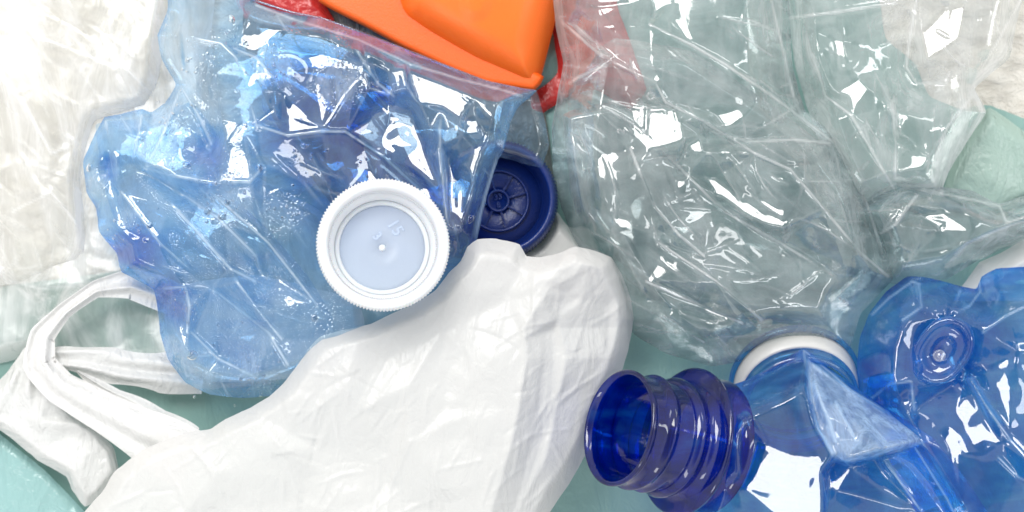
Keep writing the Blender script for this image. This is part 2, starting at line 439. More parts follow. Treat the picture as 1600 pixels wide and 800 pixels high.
        j, i = np.nonzero(q)
        F = np.stack([idx[j, i], idx[j+1, i], idx[j+1, i+1], idx[j, i+1]], 1)
        return V, F, s.d[use], (x, y)
def wall_mesh(name, c, thick=None, mist_sheen=None, rim=0.0, dark=2.2):
    V, F, d, xy = c.geo()
    t = None
    if thick is not None:
        t = np.ones(len(V)); 
        for (x, y, r, a) in thick: t += a*np.exp(-((xy[0]-x)**2+(xy[1]-y)**2)/(2*r*r))
        t = np.maximum(t, .25)
    if t is None: t = np.ones(len(V))
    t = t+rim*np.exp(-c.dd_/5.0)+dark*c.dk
    mi = None
    if mist_sheen is not None:
        mi = np.zeros(len(V))
        for m_ in mist_sheen:
            if isinstance(m_[0], list):
                d_, i_, _, _ = poly_dist(xy[0], xy[1], m_[0]); mi = np.maximum(mi, np.where(i_, m_[1], m_[1]*np.clip(1-d_/5, 0, 1)))
            else: mi = np.maximum(mi, m_[3]*np.exp(-(((xy[0]-m_[0])**2+(xy[1]-m_[1])**2)/(2*m_[2]**2))**2))
    return mesh_np(name, V, F, t, mist_sheen=mi, crack=c.cr)

# ---- turned parts -----------------------------------------------------------
def frame(axis, roll=0):
    z = Vector(axis).normalized(); x = Vector((1, 0, 0)) if abs(z.x) < .9 else Vector((0, 1, 0))
    x = (x-z*x.dot(z)).normalized(); y = z.cross(x)
    m = Matrix((x, y, z)).transposed()
    return m @ Matrix.Rotation(roll, 3, 'Z')
def lathe(name, prof, c, axis, seg=160, disp=None, closed=True, thick=None, roll=0):
    """prof: list of (radius, s along axis); c = (x, y, h)"""
    o = P(*c); M = frame(axis, roll); sc_ = K*(D-c[2])/D
    V = []; F = []; n = len(prof)
    for i, (r, s) in enumerate(prof):
        for j in range(seg):
            a = 2*math.pi*j/seg
            rr = r+(disp(i, r, s, a) if disp else 0)
            V.append(o+(M @ Vector((rr*math.cos(a), rr*math.sin(a), s)))*sc_)
    m = n if closed else n-1
    for i in range(m):
        for j in range(seg):
            a = i*seg+j; b = i*seg+(j+1) % seg; c2 = ((i+1) % n)*seg+(j+1) % seg; d2 = ((i+1) % n)*seg+j
            F.append((a, b, c2, d2))
    th = None
    if thick is not None: th = np.full(len(V), thick)
    return mesh_np(name, V, F, th)
def rod_mesh(name, pts, r, seg=8, closed=False):
    V = []; F = []; n = len(pts)
    for i, p in enumerate(pts):
        a = pts[max(0, i-1)]; b = pts[min(n-1, i+1)]
        d = (b-a).normalized(); u = d.orthogonal().normalized() if i == 0 else (u-d*u.dot(d)).normalized()
        v = d.cross(u); rr = r(i/(n-1)) if callable(r) else r
        for j in range(seg):
            t = 2*math.pi*j/seg; V.append(p+(u*math.cos(t)+v*math.sin(t))*rr)
    for i in range(n-1):
        for j in range(seg):
            F.append((i*seg+j, i*seg+(j+1) % seg, (i+1)*seg+(j+1) % seg, (i+1)*seg+j))
    F.append(tuple(range(seg))[::-1]); F.append(tuple((n-1)*seg+j for j in range(seg)))
    return mesh_np(name, V, F)
def text_mesh(body, size, depth, bevel=0):
    cu = bpy.data.curves.new('t', 'FONT'); cu.body = body; cu.size = size; cu.extrude = depth
    cu.bevel_depth = bevel; cu.align_x = 'CENTER'; cu.align_y = 'CENTER'; cu.resolution_u = 4
    o = bpy.data.objects.new('t', cu); COL.objects.link(o)
    dg = bpy.context.evaluated_depsgraph_get(); me = bpy.data.meshes.new_from_object(o.evaluated_get(dg))
    bpy.data.objects.remove(o); bpy.data.curves.remove(cu)
    a = me.attributes.new('thick', 'FLOAT', 'POINT'); a.data.foreach_set('value', np.ones(len(me.vertices), np.float32))
    return me

# ------------------------------------------------------------------ materials
M = {}
M['clear'] = film('clear_plastic', (.865, .895, .90), haze=.105, tvar=1.0, haze_col=(.95, .96, .96), rough=.08, wave=.6, scratch=.12)
M['clear_far'] = film('clear_plastic_hazy', (.94, .95, .95), haze=.20, wave=.7, tvar=.9, scratch=.10, rough=.07)  # milkier haze than the other clear film
M['frost'] = film('frosted_film', (.97, .97, .955), haze=.60, haze_col=(.97, .965, .95), rough=.28, wave=2, f0=.05, scratch=.1)
M['blue'] = film('light_blue_plastic', (.775, .89, .975), haze=.115, haze_col=(.55, .80, 1), wave=.35, drops=1.0)
M['blue_deep'] = film('blue_plastic', (.46, .76, .945), haze=.11, haze_col=(.18, .56, 1), drops=.6, wave=.2, auto=False, mist_sheen_w=.52, f0=.07)
M['neck'] = film('thick_dark_blue_plastic', (.045, .25, .78), haze=.05, haze_col=(.0, .12, .72), f0=.055, wave=.3, rough=.05)
M['white_bag'] = sheet_mat('white_bag_film', (.75, .735, .715), trans=.26, clear=.07, rough=.30, spec=.03, wave=.35, var=.02, fine=.45)
M['white_gathered'] = sheet_mat('gathered_white_film', (.80, .785, .765), trans=.20, clear=.05, rough=.30, spec=.03, wave=.9, var=.02, fine=1.2)
M['teal'] = sheet_mat('teal_bag_film', (.29, .475, .43), trans=.25, rough=.36, spec=.04, wave=.6, var=.12, fine=.4)
M['teal_pale'] = sheet_mat('pale_teal_film', (.42, .68, .66), trans=.3, rough=.25, spec=.06, wave=.8, var=.06)
M['green_pale'] = sheet_mat('pale_green_film', (.47, .62, .545), trans=.3, rough=.25, spec=.05, wave=1.0, var=.08)
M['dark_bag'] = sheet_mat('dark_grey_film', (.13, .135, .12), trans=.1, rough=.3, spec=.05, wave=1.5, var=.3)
M['red'] = sheet_mat('red_film', (.62, .035, .03), trans=.2, rough=.25, spec=.05, var=.15)
M['orange'] = solid('orange_plastic', (.96, .165, .014), rough=.38, sss=.25, bmp=.6, bscale=2500)
M['orange_deep'] = solid('deep_orange_plastic', (.95, .13, .007), rough=.4, sss=.2, bmp=.6, bscale=2500)
M['white_cap'] = solid('white_cap_plastic', (.88, .89, .90), rough=.35, sss=.3, trans_mix=.35, bmp=.8, bscale=1500)
M['white_cap_disc'] = solid('white_cap_disc_plastic', (.80, .85, .92), rough=.3, trans_mix=.45, clear=.38, clear_col=(.80, .88, .97), bmp=.8)
M['blue_cap'] = solid('navy_cap_plastic', (.005, .020, .13), rough=.28, bmp=1.0, bscale=1800)
M['ring_white'] = solid('white_liner_plastic', (.72, .71, .68), rough=.35, trans_mix=.2, bmp=1.5, bscale=700)
M['sand'], _nt = new_mat('sandy_ground')
_p = N(_nt, 'ShaderNodeBsdfPrincipled'); _p.inputs['Roughness'].default_value = .85
_n = noise(_nt, 160, 6, .65, .6, (1, 1.8, 1), .5)
_mx = N(_nt, 'ShaderNodeMix', data_type='RGBA'); _nt.links.new(ramp(_nt, _n, .3, .7), _mx.inputs[0])
_mx.inputs[6].default_value = (.74, .69, .60, 1); _mx.inputs[7].default_value = (.86, .82, .74, 1)
_nt.links.new(_mx.outputs[2], _p.inputs['Base Color']); _nt.links.new(bump(_nt, _n, 22, .9), _p.inputs['Normal'])
_nt.links.new(_p.outputs[0], N(_nt, 'ShaderNodeOutputMaterial').inputs[0])

# ------------------------------------------------------------------ ground
bm = bmesh.new()
S = .9
vs = [bm.verts.new((x, y, 0)) for x, y in ((-S, -S), (S, -S), (S, S), (-S, S))]
bm.faces.new(vs); me = bpy.data.meshes.new('ground'); bm.to_mesh(me)
tag(link('ground', me, M['sand']), 'pale sandy grained surface under the heap of plastic', None, None, 'structure')

# ------------------------------------------------------------------ flat film sheets under the heap
def sheet(name, mat, label, cat, outline, base, rise, edge, seed, facets, creases=(), patches=(), group=None, soft=1.5, thick=None, parent=None, g=4.0, wob=.5, dips=(), bead=0, fine=None):
    c = Crumple(outline, base, rise, edge, g, seed, facets, creases, patches, dips, soft, wob, True, bead, None, fine)
    o = link(name, wall_mesh(name, c, thick), mat, parent)
    if cat: tag(o, label, cat, group)
    return o, c
sheet('teal_plastic_bag', M['teal'], 'teal green plastic bag spread flat under the white bag and bottles', 'plastic bag',
      [(-90, 480), (60, 440), (200, 420), (420, 330), (640, 200), (860, 60), (900, -90), (1330, -90), (1372, -10), (1384, 60), (1430, 100), (1452, 150), (1500, 170), (1548, 165), (1690, 250), (1690, 880), (-90, 880)],
      3, 12, 30, 11, ((120, 7, 1.8, .5), (45, 2.5, 2, -.6)), creases=[[(180, 610, 14), (300, 640, 10), (440, 655, -4)], [(1240, 470, 10), (1330, 480, 4)]], soft=2.2)
sheet('pale_teal_sheet', M['teal_pale'], 'pale teal plastic sheet folded across the lower left corner', 'plastic sheet',
      [(-90, 600), (0, 678), (70, 735), (135, 803), (160, 880), (-90, 880)], 26, 10, 14, 12, ((110, 4, 1.6, .6),), soft=3, wob=.3)
sheet('pale_green_sheet', M['green_pale'], 'pale green plastic sheet creased at the right edge below the sandy ground', 'plastic sheet',
      [(1475, 300), (1500, 230), (1545, 168), (1600, 205), (1690, 260), (1690, 330), (1600, 318), (1560, 345)], 20, 14, 20, 13,
      ((90, 7, 1.6, .7), (40, 3, 1, 0)), creases=[[(1500, 250, 4), (1550, 280, 14), (1590, 312, 2)]], soft=2.0)
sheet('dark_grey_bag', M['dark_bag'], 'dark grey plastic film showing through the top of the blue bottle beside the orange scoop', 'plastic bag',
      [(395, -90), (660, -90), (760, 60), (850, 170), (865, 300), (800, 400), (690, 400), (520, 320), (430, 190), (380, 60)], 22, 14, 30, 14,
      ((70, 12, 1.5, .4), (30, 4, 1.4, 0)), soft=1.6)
sheet('red_plastic_scrap', M['red'], 'red plastic scrap under the upper rim of the blue bottle at the top', 'plastic scrap',
      [(385, -90), (440, -90), (522, 30), (505, 54), (440, 30), (395, 4)], 46, 12, 16, 15, ((60, 8, 1.5, .4),), soft=1.6, group=None)
sheet('red_plastic_film', M['red'], 'red plastic film behind the clear bottle at the right of the orange scoop', 'plastic film',
      [(845, -90), (950, -90), (965, 10), (990, 80), (1010, 140), (985, 170), (930, 140), (890, 150), (850, 176), (824, 174), (828, 150), (872, 110)], 24, 12, 12, 16,
      ((40, 10, 1.8, 1.2), (20, 4, 1.6, 0)), soft=1.4)
# frosted clear bag at the left
sheet('clear_frosted_bag', M['frost'], 'frosted colourless plastic bag crumpled over the ground at the left', 'plastic bag',
      [(-90, -90), (330, -90), (330, 60), (360, 250), (500, 330), (560, 470), (440, 585), (300, 600), (150, 590), (40, 560), (-90, 560)], 20, 34, 30, 17,
      ((85, 16, 1.8, .9), (40, 4, 2, .8)),
      creases=[[(0, 120, 26), (50, 190, 30), (100, 260, 10)], [(170, 40, 34), (200, 150, 14), (240, 210, 30)], [(20, 440, 6), (60, 450, 30), (130, 445, 28), (60, 500, 6)]], soft=1.1, g=3)
sheet('clear_crinkled_film', M['frost'], 'thin clear film with crinkled ridges on top of the frosted bag, upper left', 'plastic film',
      [(-90, -90), (270, -90), (262, 30), (250, 110), (230, 170), (150, 190), (130, 280), (145, 400), (60, 440), (-90, 430)], 58, 26, 24, 18,
      ((70, 12, 2.4, .9), (32, 3, 2.4, .9), (16, 1, 3, .9)), soft=1.0, g=3, bead=1.5, fine=(130, 1.5, .9, .5, 90),
      creases=[[(10, 10, 12), (70, 60, 16), (105, 75, 10)], [(95, -20, 12), (140, 60, -4), (200, 110, 14), (240, 150, 6)], [(0, 120, 10), (40, 165, 14), (80, 240, 10), (105, 230, 4)], [(20, 330, 8), (80, 300, 14), (120, 350, 6)], [(200, 190, 8), (196, 160, 12), (225, 140, 8)], [(30, -20, 10), (90, 30, -6), (110, 70, 8)]])

# ------------------------------------------------------------------ clear bottles
def bottle(name, mat, label, outline, base, rise, edge, seed, facets, creases=(), patches=(), dips=(), under=.35, group=None, thick=None, back_seed=50, soft=.8, g=3.0, back_facets=None, mist_sheen=None, fine=None, rim=1.2):
    g = 2.5
    cx = sum(p[0] for p in outline)/len(outline); cy = sum(p[1] for p in outline)/len(outline)
    t = thing(name, label, 'plastic bottle', P(cx, cy, max(base-rise*under, 2)), group)
    cf = Crumple(outline, base, rise, edge, g, seed, facets, creases, patches, dips, soft, fine=fine)
    link('front_wall', wall_mesh('front_wall', cf, thick, mist_sheen, rim), mat, t)
    cb = Crumple(outline, base, -rise*under, edge, g+.5, seed, back_facets or [(f[0]*1.1, f[1]*.8, f[2], f[3]+.7) for f in facets], (), (), (), soft+.3)
    cb.poly = cf.poly
    link('back_wall', wall_mesh('back_wall', cb, thick), mat, t)
    return t, cf

CLG = 'crushed colourless bottles at the right'
bottle('clear_bottle', M['clear_far'], 'crushed clear bottle lying at the top right against the sandy ground',
       [(1235, -90), (1610, -90), (1592, 20), (1577, 90), (1545, 118), (1523, 138), (1541, 175), (1515, 215), (1482, 270), (1468, 302), (1400, 306), (1330, 330), (1290, 250), (1262, 170), (1240, 90)],
       55, 70, 40, 21, ((88, 13, 1.9, 1.2), (40, 2.6, 2, 1.0)),
       creases=[[(1435, -20, 30), (1421, 65, -28), (1416, 105, -30), (1432, 130, -22), (1478, 130, -20), (1500, 100, 10)], [(1595, 0, 10), (1550, 80, 28), (1525, 120, 30), (1515, 155, 36), (1480, 200, 24), (1462, 245, 26), (1466, 290, 20)],
                [(1270, 85, 20), (1290, 150, -14), (1330, 180, 14), (1400, 300, 14)], [(1215, 30, 20), (1300, 20, 22), (1400, 5, 20)], [(1395, 170, 24), (1400, 230, -12), (1398, 280, 10)]],
       patches=[([(1300, 60), (1315, 62), (1323, 92), (1306, 85)], 14), ([(1305, 140), (1340, 122), (1355, 138), (1325, 148)], 10), ([(1440, 50), (1475, 10), (1505, 5), (1490, 60), (1450, 95)], 16), ([(1396, 170), (1420, 178), (1410, 215)], 12)],
       group=CLG, fine=(90, 1.8, 1.3, .5, 70))
bottle('clear_bottle', M['clear'], 'squashed clear bottle lying sideways at the right edge above the dimpled blue bottle',
       [(1340, 330), (1368, 300), (1410, 284), (1470, 292), (1520, 298), (1560, 318), (1620, 300), (1690, 300), (1690, 372), (1600, 378), (1560, 392), (1520, 412), (1480, 436), (1420, 445), (1385, 440), (1370, 380)],
       60, 75, 36, 22, ((70, 14, 2.0, -.3), (34, 3, 2, -.4)),
       creases=[[(1370, 368, 10), (1400, 350, 26), (1432, 305, 30)], [(1470, 302, 26), (1520, 312, 28), (1562, 322, 26), (1572, 345, 6)], [(1572, 348, 28), (1600, 340, 30), (1650, 330, 10)], [(1465, 430, 4), (1510, 380, 24), (1570, 355, 20), (1620, 340, 10)]],
       patches=[([(1440, 335), (1475, 328), (1498, 345), (1518, 362), (1470, 358)], 12), ([(1480, 300), (1525, 296), (1550, 310), (1500, 306)], 20)],
       group=CLG, fine=(70, 1.8, -.3, .5, 70))

# ---- the big clear bottle in the middle
bt, bc = bottle('clear_bottle', M['clear'], 'large crushed clear bottle in the middle with long white creases and an embossed code',
       [(872, -90), (868, 40), (880, 100), (862, 200), (866, 290), (890, 360), (925, 420), (960, 480), (990, 522), (1040, 552), (1110, 572), (1150, 566), (1200, 552), (1325, 548), (1345, 490), (1395, 436), (1380, 375), (1345, 292), (1302, 212), (1258, 172), (1238, 100), (1215, -90)],
       95, 85, 70, 23, ((100, 21, 2.3, .65), (42, 3.4, 2.8, .6), (17, .8, 4, .6)),
       creases=[[(880, 35, 34), (940, 88, 38), (1025, 130, 40), (1040, 160, 36), (1100, 190, 42), (1180, 240, 44), (1235, 265, 40), (1290, 330, 38), (1345, 395, 28), (1388, 432, 12)],
                [(1015, 38, 36), (1080, 70, 44), (1135, 102, 42), (1200, 145, 44), (1260, 190, 40), (1302, 222, 30), (1350, 300, 24), (1378, 395, 16)],
                [(1110, 205, -20), (1170, 221, 10), (1240, 218, 12), (1298, 224, 22)],
                [(985, 232, 10), (1000, 270, 38), (1025, 325, 36), (1062, 368, 34), (1100, 400, 10)],
                [(1195, -40, 30), (1215, 40, 26), (1240, 150, 20)],
                [(900, 40, -10), (960, 95, 10), (905, 120, 30), (890, 130, 10)],
                [(1060, 260, -16), (1130, 330, -20), (1220, 380, -16), (1300, 430, -22)],
                [(985, 470, 20), (1040, 500, 30), (1100, 535, 20)], [(1010, 440, 10), (1100, 480, -14), (1160, 505, 8)],
                [(1030, 380, 10), (1120, 440, 32), (1190, 500, 30)]],
       patches=[([(982, 156), (1042, 163), (1064, 190), (1068, 218), (1012, 234), (993, 212)], 24),
                ([(891, 149), (912, 133), (914, 168)], 10), ([(901, 262), (908, 265), (918, 312), (928, 342), (916, 344), (904, 312)], 6),
                ([(952, 334), (985, 346), (990, 358), (962, 354)], 10), ([(1072, 222), (1098, 212), (1100, 236), (1080, 238)], 20),
                ([(1102, 275), (1118, 276), (1160, 312), (1222, 342), (1224, 354), (1160, 334), (1120, 306)], 10),
                ([(1190, 128), (1225, 132), (1240, 148), (1205, 146)], 26), ([(1120, 180), (1148, 168), (1150, 190), (1132, 200)], 28),
                ([(1052, 258), (1076, 262), (1072, 276), (1056, 278)], 12), ([(1038, 365), (1075, 355), (1080, 366), (1050, 374)], 18),
                ([(1018, 472), (1050, 488), (1098, 528), (1070, 520), (1030, 496)], 14), ([(1010, -6), (1048, -30), (1040, 10), (1018, 24)], 14),
                ([(1176, 505), (1215, 486), (1212, 496), (1186, 516)], 10)],
       group=CLG, thick=[(1240, 530, 60, 1.0)], fine=(170, 1.9, .65, .5, 95), mist_sheen=[(1020, 20, 150, .22), (1150, 90, 110, .15), (920, 230, 60, .12)])  # paler haze over the upper walls

ic = Crumple([(890, 120), (960, 60), (1080, 80), (1200, 160), (1290, 230), (1350, 330), (1370, 430), (1300, 500), (1180, 500), (1040, 480), (960, 420), (890, 300)], 125, 26, 24, 3, 24, ((74, 17, 2.6, .65), (32, 2.6, 3, .6)), soft=.7)
link('dented_wall', wall_mesh('dented_wall', ic), M['clear'], bt)
ic = Crumple([(880, 180), (960, 160), (1060, 250), (1130, 380), (1090, 470), (990, 430), (900, 330)], 150, 16, 14, 3, 25, ((34, 10, 1.8, .9), (18, 2, 2, .8)), soft=.7)
link('folded_wall', wall_mesh('folded_wall', ic), M['clear'], bt)
# ------------------------------------------------------------------ orange scoop
sp = thing('orange_scoop', 'bright orange plastic scoop at the top behind the blue bottle', 'scoop', P(720, 20, 60))
of = Crumple([(478, -90), (498, 2), (567, 40), (627, 73), (700, 108), (760, 132), (835, 142), (850, 120), (800, 90), (690, 40), (640, 0), (600, -90)], 74, 14, 9, 3, 31, ((200, .5, 1, 0),), soft=2, wob=0, sharp_edge=False)
link('flange', wall_mesh('flange', of), M['orange_deep'], sp)
oc = Crumple([(560, -170), (598, -60), (622, 18), (634, 34), (670, 58), (740, 100), (815, 134), (838, 136), (848, 112), (861, 60), (874, 8), (890, -90), (880, -170)], 50, 85, 60, 3, 32, ((300, .5, 1, 0),),
             creases=[[(640, 30, -18), (700, -60, 4)], [(742, 10, 10), (770, -90, 12)], [(842, 110, -34), (860, 40, -26), (868, -90, -20)]], soft=9, wob=0, sharp_edge=False, bead=0)
link('cup', wall_mesh('cup', oc), M['orange'], sp)

# ------------------------------------------------------------------ blue bottle, upper left
BO = [(262, -90), (262, 15), (246, 55), (254, 95), (275, 132), (258, 160), (236, 176), (222, 170), (190, 178), (163, 183), (146, 215), (130, 252), (135, 300), (150, 325), (155, 362), (182, 395), (190, 425), (240, 452), (247, 490), (250, 520), (262, 560), (290, 598), (330, 617), (380, 622), (425, 618), (470, 600), (560, 560), (660, 500), (722, 410), (745, 375), (760, 310), (778, 250), (788, 235), (798, 190), (812, 165), (838, 142), (760, 127), (700, 104), (610, 68), (560, 50), (505, 30), (460, 22), (400, 4), (360, -90)]
# neighbour of the rim: keeps the top edge as the photo has it
bb, bbc = bottle('blue_bottle', M['blue'], 'large crushed light blue bottle at the upper left with misted walls and condensation', BO,
       135, 48, 30, 41, ((100, 18, 1.7, .6), (44, 2.6, 2.2, .5)),
       creases=[[(330, 300, 10), (420, 380, 18), (490, 470, 10), (520, 520, 16)], [(190, 300, -4), (250, 380, 10), (330, 450, -6), (420, 520, 10), (450, 570, -4)], [(270, 320, 14), (360, 420, 0), (400, 440, -8)], [(262, 60, 6), (305, 60, 30), (345, 68, 34), (368, 90, 36), (385, 140, 34), (402, 200, 20)],
                [(400, 8, -6), (460, 30, 14), (560, 62, 16), (640, 100, 18), (720, 124, 16), (790, 142, 20), (815, 150, 12)],
                [(365, 75, 10), (400, 90, 18), (425, 120, 30), (440, 145, 26), (425, 172, 10)],
                [(400, 195, 10), (450, 212, 34), (500, 205, 36), (540, 206, 14)],
                [(283, 136, 26), (262, 190, 36), (240, 240, 34), (225, 262, 10)], [(283, 136, 26), (310, 180, 10), (330, 225, -14)],
                [(225, 262, 34), (270, 275, 36), (340, 282, 38), (390, 285, 34), (410, 262, 10)],
                [(222, 180, 6), (212, 230, 28), (205, 258, -20)], [(165, 190, 4), (175, 240, -26), (165, 275, -30), (155, 320, 6)],
                [(205, 265, -20), (280, 300, -24), (340, 340, 10), (400, 400, -20), (410, 430, -24)],
                [(245, 452, -14), (290, 448, 8), (296, 480, 30), (292, 520, 10)],
                [(300, 520, -10), (340, 560, -26), (400, 590, 6)], [(370, 440, 24), (400, 480, 30), (440, 530, 12)],
                [(540, 206, 20), (600, 245, -22), (660, 300, -26), (690, 380, -20)], [(558, 80, 26), (590, 130, -10), (615, 150, 10)],
                [(686, 200, 34), (692, 280, 36), (700, 360, 30)], [(778, 240, 30), (760, 300, 34), (742, 370, 24)]],
       patches=[([(636, 100), (662, 108), (700, 126), (740, 158), (760, 180), (780, 186), (778, 196), (720, 190), (690, 172), (655, 165), (642, 125)], 20),
                ([(655, 165), (690, 176), (700, 205), (690, 225), (672, 205)], 14), ([(722, 190), (742, 182), (750, 208), (724, 212)], 16), ([(752, 205), (776, 208), (774, 218), (752, 216)], 14),
                ([(742, 232), (770, 226), (756, 262), (744, 300), (732, 262)], 20), ([(608, 110), (634, 104), (640, 140), (612, 150)], 20, (.06, .02)),
                ([(352, 196), (366, 190), (386, 196), (384, 208), (356, 208)], 22), ([(172, 275), (182, 300), (200, 360), (192, 378), (165, 352), (160, 330)], -10),
                ([(283, 505), (296, 510), (288, 545), (266, 534), (272, 518)], 10), ([(566, 84), (578, 96), (580, 138), (568, 120), (562, 100)], 14),
                ([(262, 182), (270, 175), (250, 250), (232, 262), (228, 258)], 24), ([(205, 190), (216, 192), (212, 235), (200, 210)], 8),
                ([(610, 170), (640, 180), (660, 220), (690, 300), (640, 260)], -6, (.08, .03)), ([(700, 250), (730, 300), (728, 350), (704, 330)], 6, (.08, .05))],
       thick=[(290, 70, 60, -.75), (330, 150, 50, -.5), (450, 150, 70, 2.6), (540, 225, 60, 6.5), (600, 150, 40, 3.0), (640, 310, 60, 5.0), (325, 240, 26, 3.4), (215, 390, 24, 6), (170, 262, 12, 7), (268, 470, 20, 4.5), (725, 360, 40, 4.0), (300, 350, 30, 1.6), (390, 440, 30, 1.0), (380, 570, 30, 1.4)],
       fine=(110, 1.4, .75, .6, 60), mist_sheen=[([(205, 268), (330, 330), (440, 430), (530, 510), (480, 560), (400, 470), (300, 375)], .20), ([(300, 440), (380, 470), (400, 560), (320, 520)], .22), (530, 130, 26, .5), (350, 310, 34, .3), (440, 340, 26, .3), (300, 480, 22, .35), (300, 570, 30, .3), (420, 560, 40, .35), (275, 180, 20, .3), (430, 110, 24, .35), (500, 500, 40, .2), (150, 280, 14, .5), (200, 340, 12, .5), (370, 480, 90, .16), (300, 200, 70, .16)])  # condensation, with bright streaks painted pale over the lower left
# dented inner wall: the far side of the bottle pushed up inside it
ic = Crumple([(420, 60), (520, 70), (640, 130), (740, 190), (770, 230), (745, 330), (715, 400), (640, 420), (560, 330), (480, 260), (410, 170)], 150, 22, 20, 3, 43, ((50, 14, 1.7, .7), (24, 3, 1.5, .1)), soft=.8)
link('dented_wall', wall_mesh('dented_wall', ic, None), M['blue'], bb)
ic = Crumple([(150, 195), (220, 185), (300, 160), (345, 220), (345, 290), (410, 350), (480, 430), (520, 500), (470, 560), (360, 590), (300, 560), (270, 480), (200, 400), (165, 300)], 135, 20, 20, 2.5, 44, ((44, 13, 3.2, .8), (22, 2.5, 3, .8)), soft=.8, fine=(60, 1.5, .8, .4, 80))
link('dented_wall', wall_mesh('dented_wall', ic, None), M['blue'], bb)
# base corner of the bottle sticking out behind its edge
ic = Crumple([(790, 150), (838, 142), (848, 175), (858, 225), (845, 262), (800, 250), (770, 240)], 122, 22, 14, 3, 45, ((40, 8, 1.2, .7),), soft=.8)
link('base_corner', wall_mesh('base_corner', ic, [(820, 200, 60, .6)]), M['blue'], bb)
# folded rim bead along the cut top edge
rim = smooth_poly([(385, -4, 118), (415, 6, 122), (460, 20, 126), (505, 29, 126), (560, 49, 128), (612, 69, 126), (700, 104, 124), (760, 127, 122), (815, 139, 120), (838, 142, 118)], 0, closed=False, step=6)
link('rim_fold', rod_mesh('rim_fold', [P(*p) for p in rim], 1.6*K, 8), M['blue'], bb)

# ------------------------------------------------------------------ caps
def knurl(n, amp, band): 
    return lambda i, r, s, a: (amp*(abs(math.sin(a*n/2))**1.5-.5) if i in band else 0)
# white cap, open side up
wc = thing('screw_cap', 'white translucent screw cap lying open side up on the blue bottle', 'bottle cap', P(599, 386, 235))
ax = (.10, .12, 1)
prof = [(94, 0), (97, 4), (99, 10), (100, 22), (101.5, 34), (102, 48), (100, 56), (96, 58.5), (91, 58), (87, 55), (85.5, 48), (84, 40), (83, 34), (80, 30), (76, 26), (74.5, 10), (74, 5.5), (74, 1)]
link('skirt', lathe('skirt', prof, (597, 388, 250), ax, 480, knurl(120, 3.2, (1, 2, 3, 4, 5))), M['white_cap'], wc)
link('sealing_ring', lathe('sealing_ring', [(66, 5), (66.8, 9), (68.5, 11), (72, 11.5), (75, 10)], (597, 388, 250), ax, 160), M['white_cap'], wc)
# inner thread ticks on the tamper band
bm = bmesh.new(); Mx = frame(ax); o_ = P(597, 388, 250); s_ = K*(D-250)/D
for q in range(150):
    a = 2*math.pi*q/150
    mt = Matrix.Translation(o_) @ Mx.to_4x4() @ Matrix.Rotation(a, 4, 'Z') @ Matrix.Translation(Vector((82.4, 0, 38))*s_) @ Matrix.Diagonal((1.6*s_, 1.2*s_, 12*s_, 1))
    bmesh.ops.create_cube(bm, size=1, matrix=mt)
me = bpy.data.meshes.new('inner_ribs'); bm.to_mesh(me); link('inner_ribs', me, M['white_cap'], wc)
link('disc', lathe('disc', [(.3, 5), (30, 5), (60, 5.2), (75, 5.6), (76, 3), (75, 1), (40, 0), (.3, 0)], (597, 388, 250), ax, 96), M['white_cap_disc'], wc)
link('moulding_mark', lathe('moulding_mark', [(.2, 8.5), (3, 8.3), (5, 6.5), (5.5, 5)], (597, 388, 250), ax, 24, closed=False), M['white_cap'], wc)
def place_text(body, size, c, axis, off, rot, mat, parent, name='embossed_digit', depth=.4):
    me = text_mesh(body, size, depth, .6)
    Mx = frame(axis); s_ = K*(D-c[2])/D
    mt = Matrix.Translation(P(*c)) @ Mx.to_4x4() @ Matrix.Scale(s_, 4) @ Matrix.Translation(off) @ Matrix.Rotation(rot, 4, 'Z')
    me.transform(mt); return link(name, me, mat, parent)
place_text('15', 26, (597, 388, 250), ax, (20, 32, 5.2), -1.0, M['white_cap_disc'], wc)
place_text('3', 20, (597, 388, 250), ax, (-8, 18, 5.2), -.9, M['white_cap_disc'], wc)

# navy cap
nc = thing('screw_cap', 'navy blue screw cap with ribbed edge and spoked inside, tucked above the white bag', 'bottle cap', P(777, 313, 60))
c0 = (778, 314, 70); ax = (.03, .04, 1)
prof = [(86, -6), (90, -2), (92.5, 4), (92, 22), (91, 40), (89.5, 44), (86, 52), (82, 55), (78.5, 53), (77, 48), (76, 38), (73, 30), (72, 12), (70, 6), (68, 2), (68, -6)]
link('skirt', lathe('skirt', prof, c0, ax, 480, knurl(110, 3.4, (1, 2, 3, 4))), M['blue_cap'], nc)
link('disc', lathe('disc', [(.3, 2), (40, 2), (70, 2.4), (70, -4), (.3, -4)], c0, ax, 96), M['blue_cap'], nc)
link('inner_ring', lathe('inner_ring', [(44.5, 2), (45, 9), (49, 9), (49.5, 2)], c0, ax, 96), M['blue_cap'], nc)
link('inner_ring', lathe('inner_ring', [(13.5, 2), (14, 9), (18, 9), (18.5, 2)], c0, ax, 64), M['blue_cap'], nc)
Mx = frame(ax); s_ = K*(D-c0[2])/D
for q in range(8):
    bm = bmesh.new(); a = 2*math.pi*q/8+.28
    mt = Matrix.Translation(P(*c0)) @ Mx.to_4x4() @ Matrix.Rotation(a, 4, 'Z') @ Matrix.Translation(Vector((31, 0, 5))*s_) @ Matrix.Diagonal((28*s_, 3.4*s_, 6*s_, 1))
    bmesh.ops.create_cube(bm, size=1, matrix=mt); bmesh.ops.bevel(bm, geom=bm.edges[:], offset=.8*K, segments=2, affect='EDGES')
    me = bpy.data.meshes.new('spoke'); bm.to_mesh(me); link('spoke', me, M['blue_cap'], nc)
place_text('33', 13, c0, ax, (0, 6, 3), .2, M['blue_cap'], nc); place_text('8', 13, c0, ax, (1, -7, 3), .2, M['blue_cap'], nc)

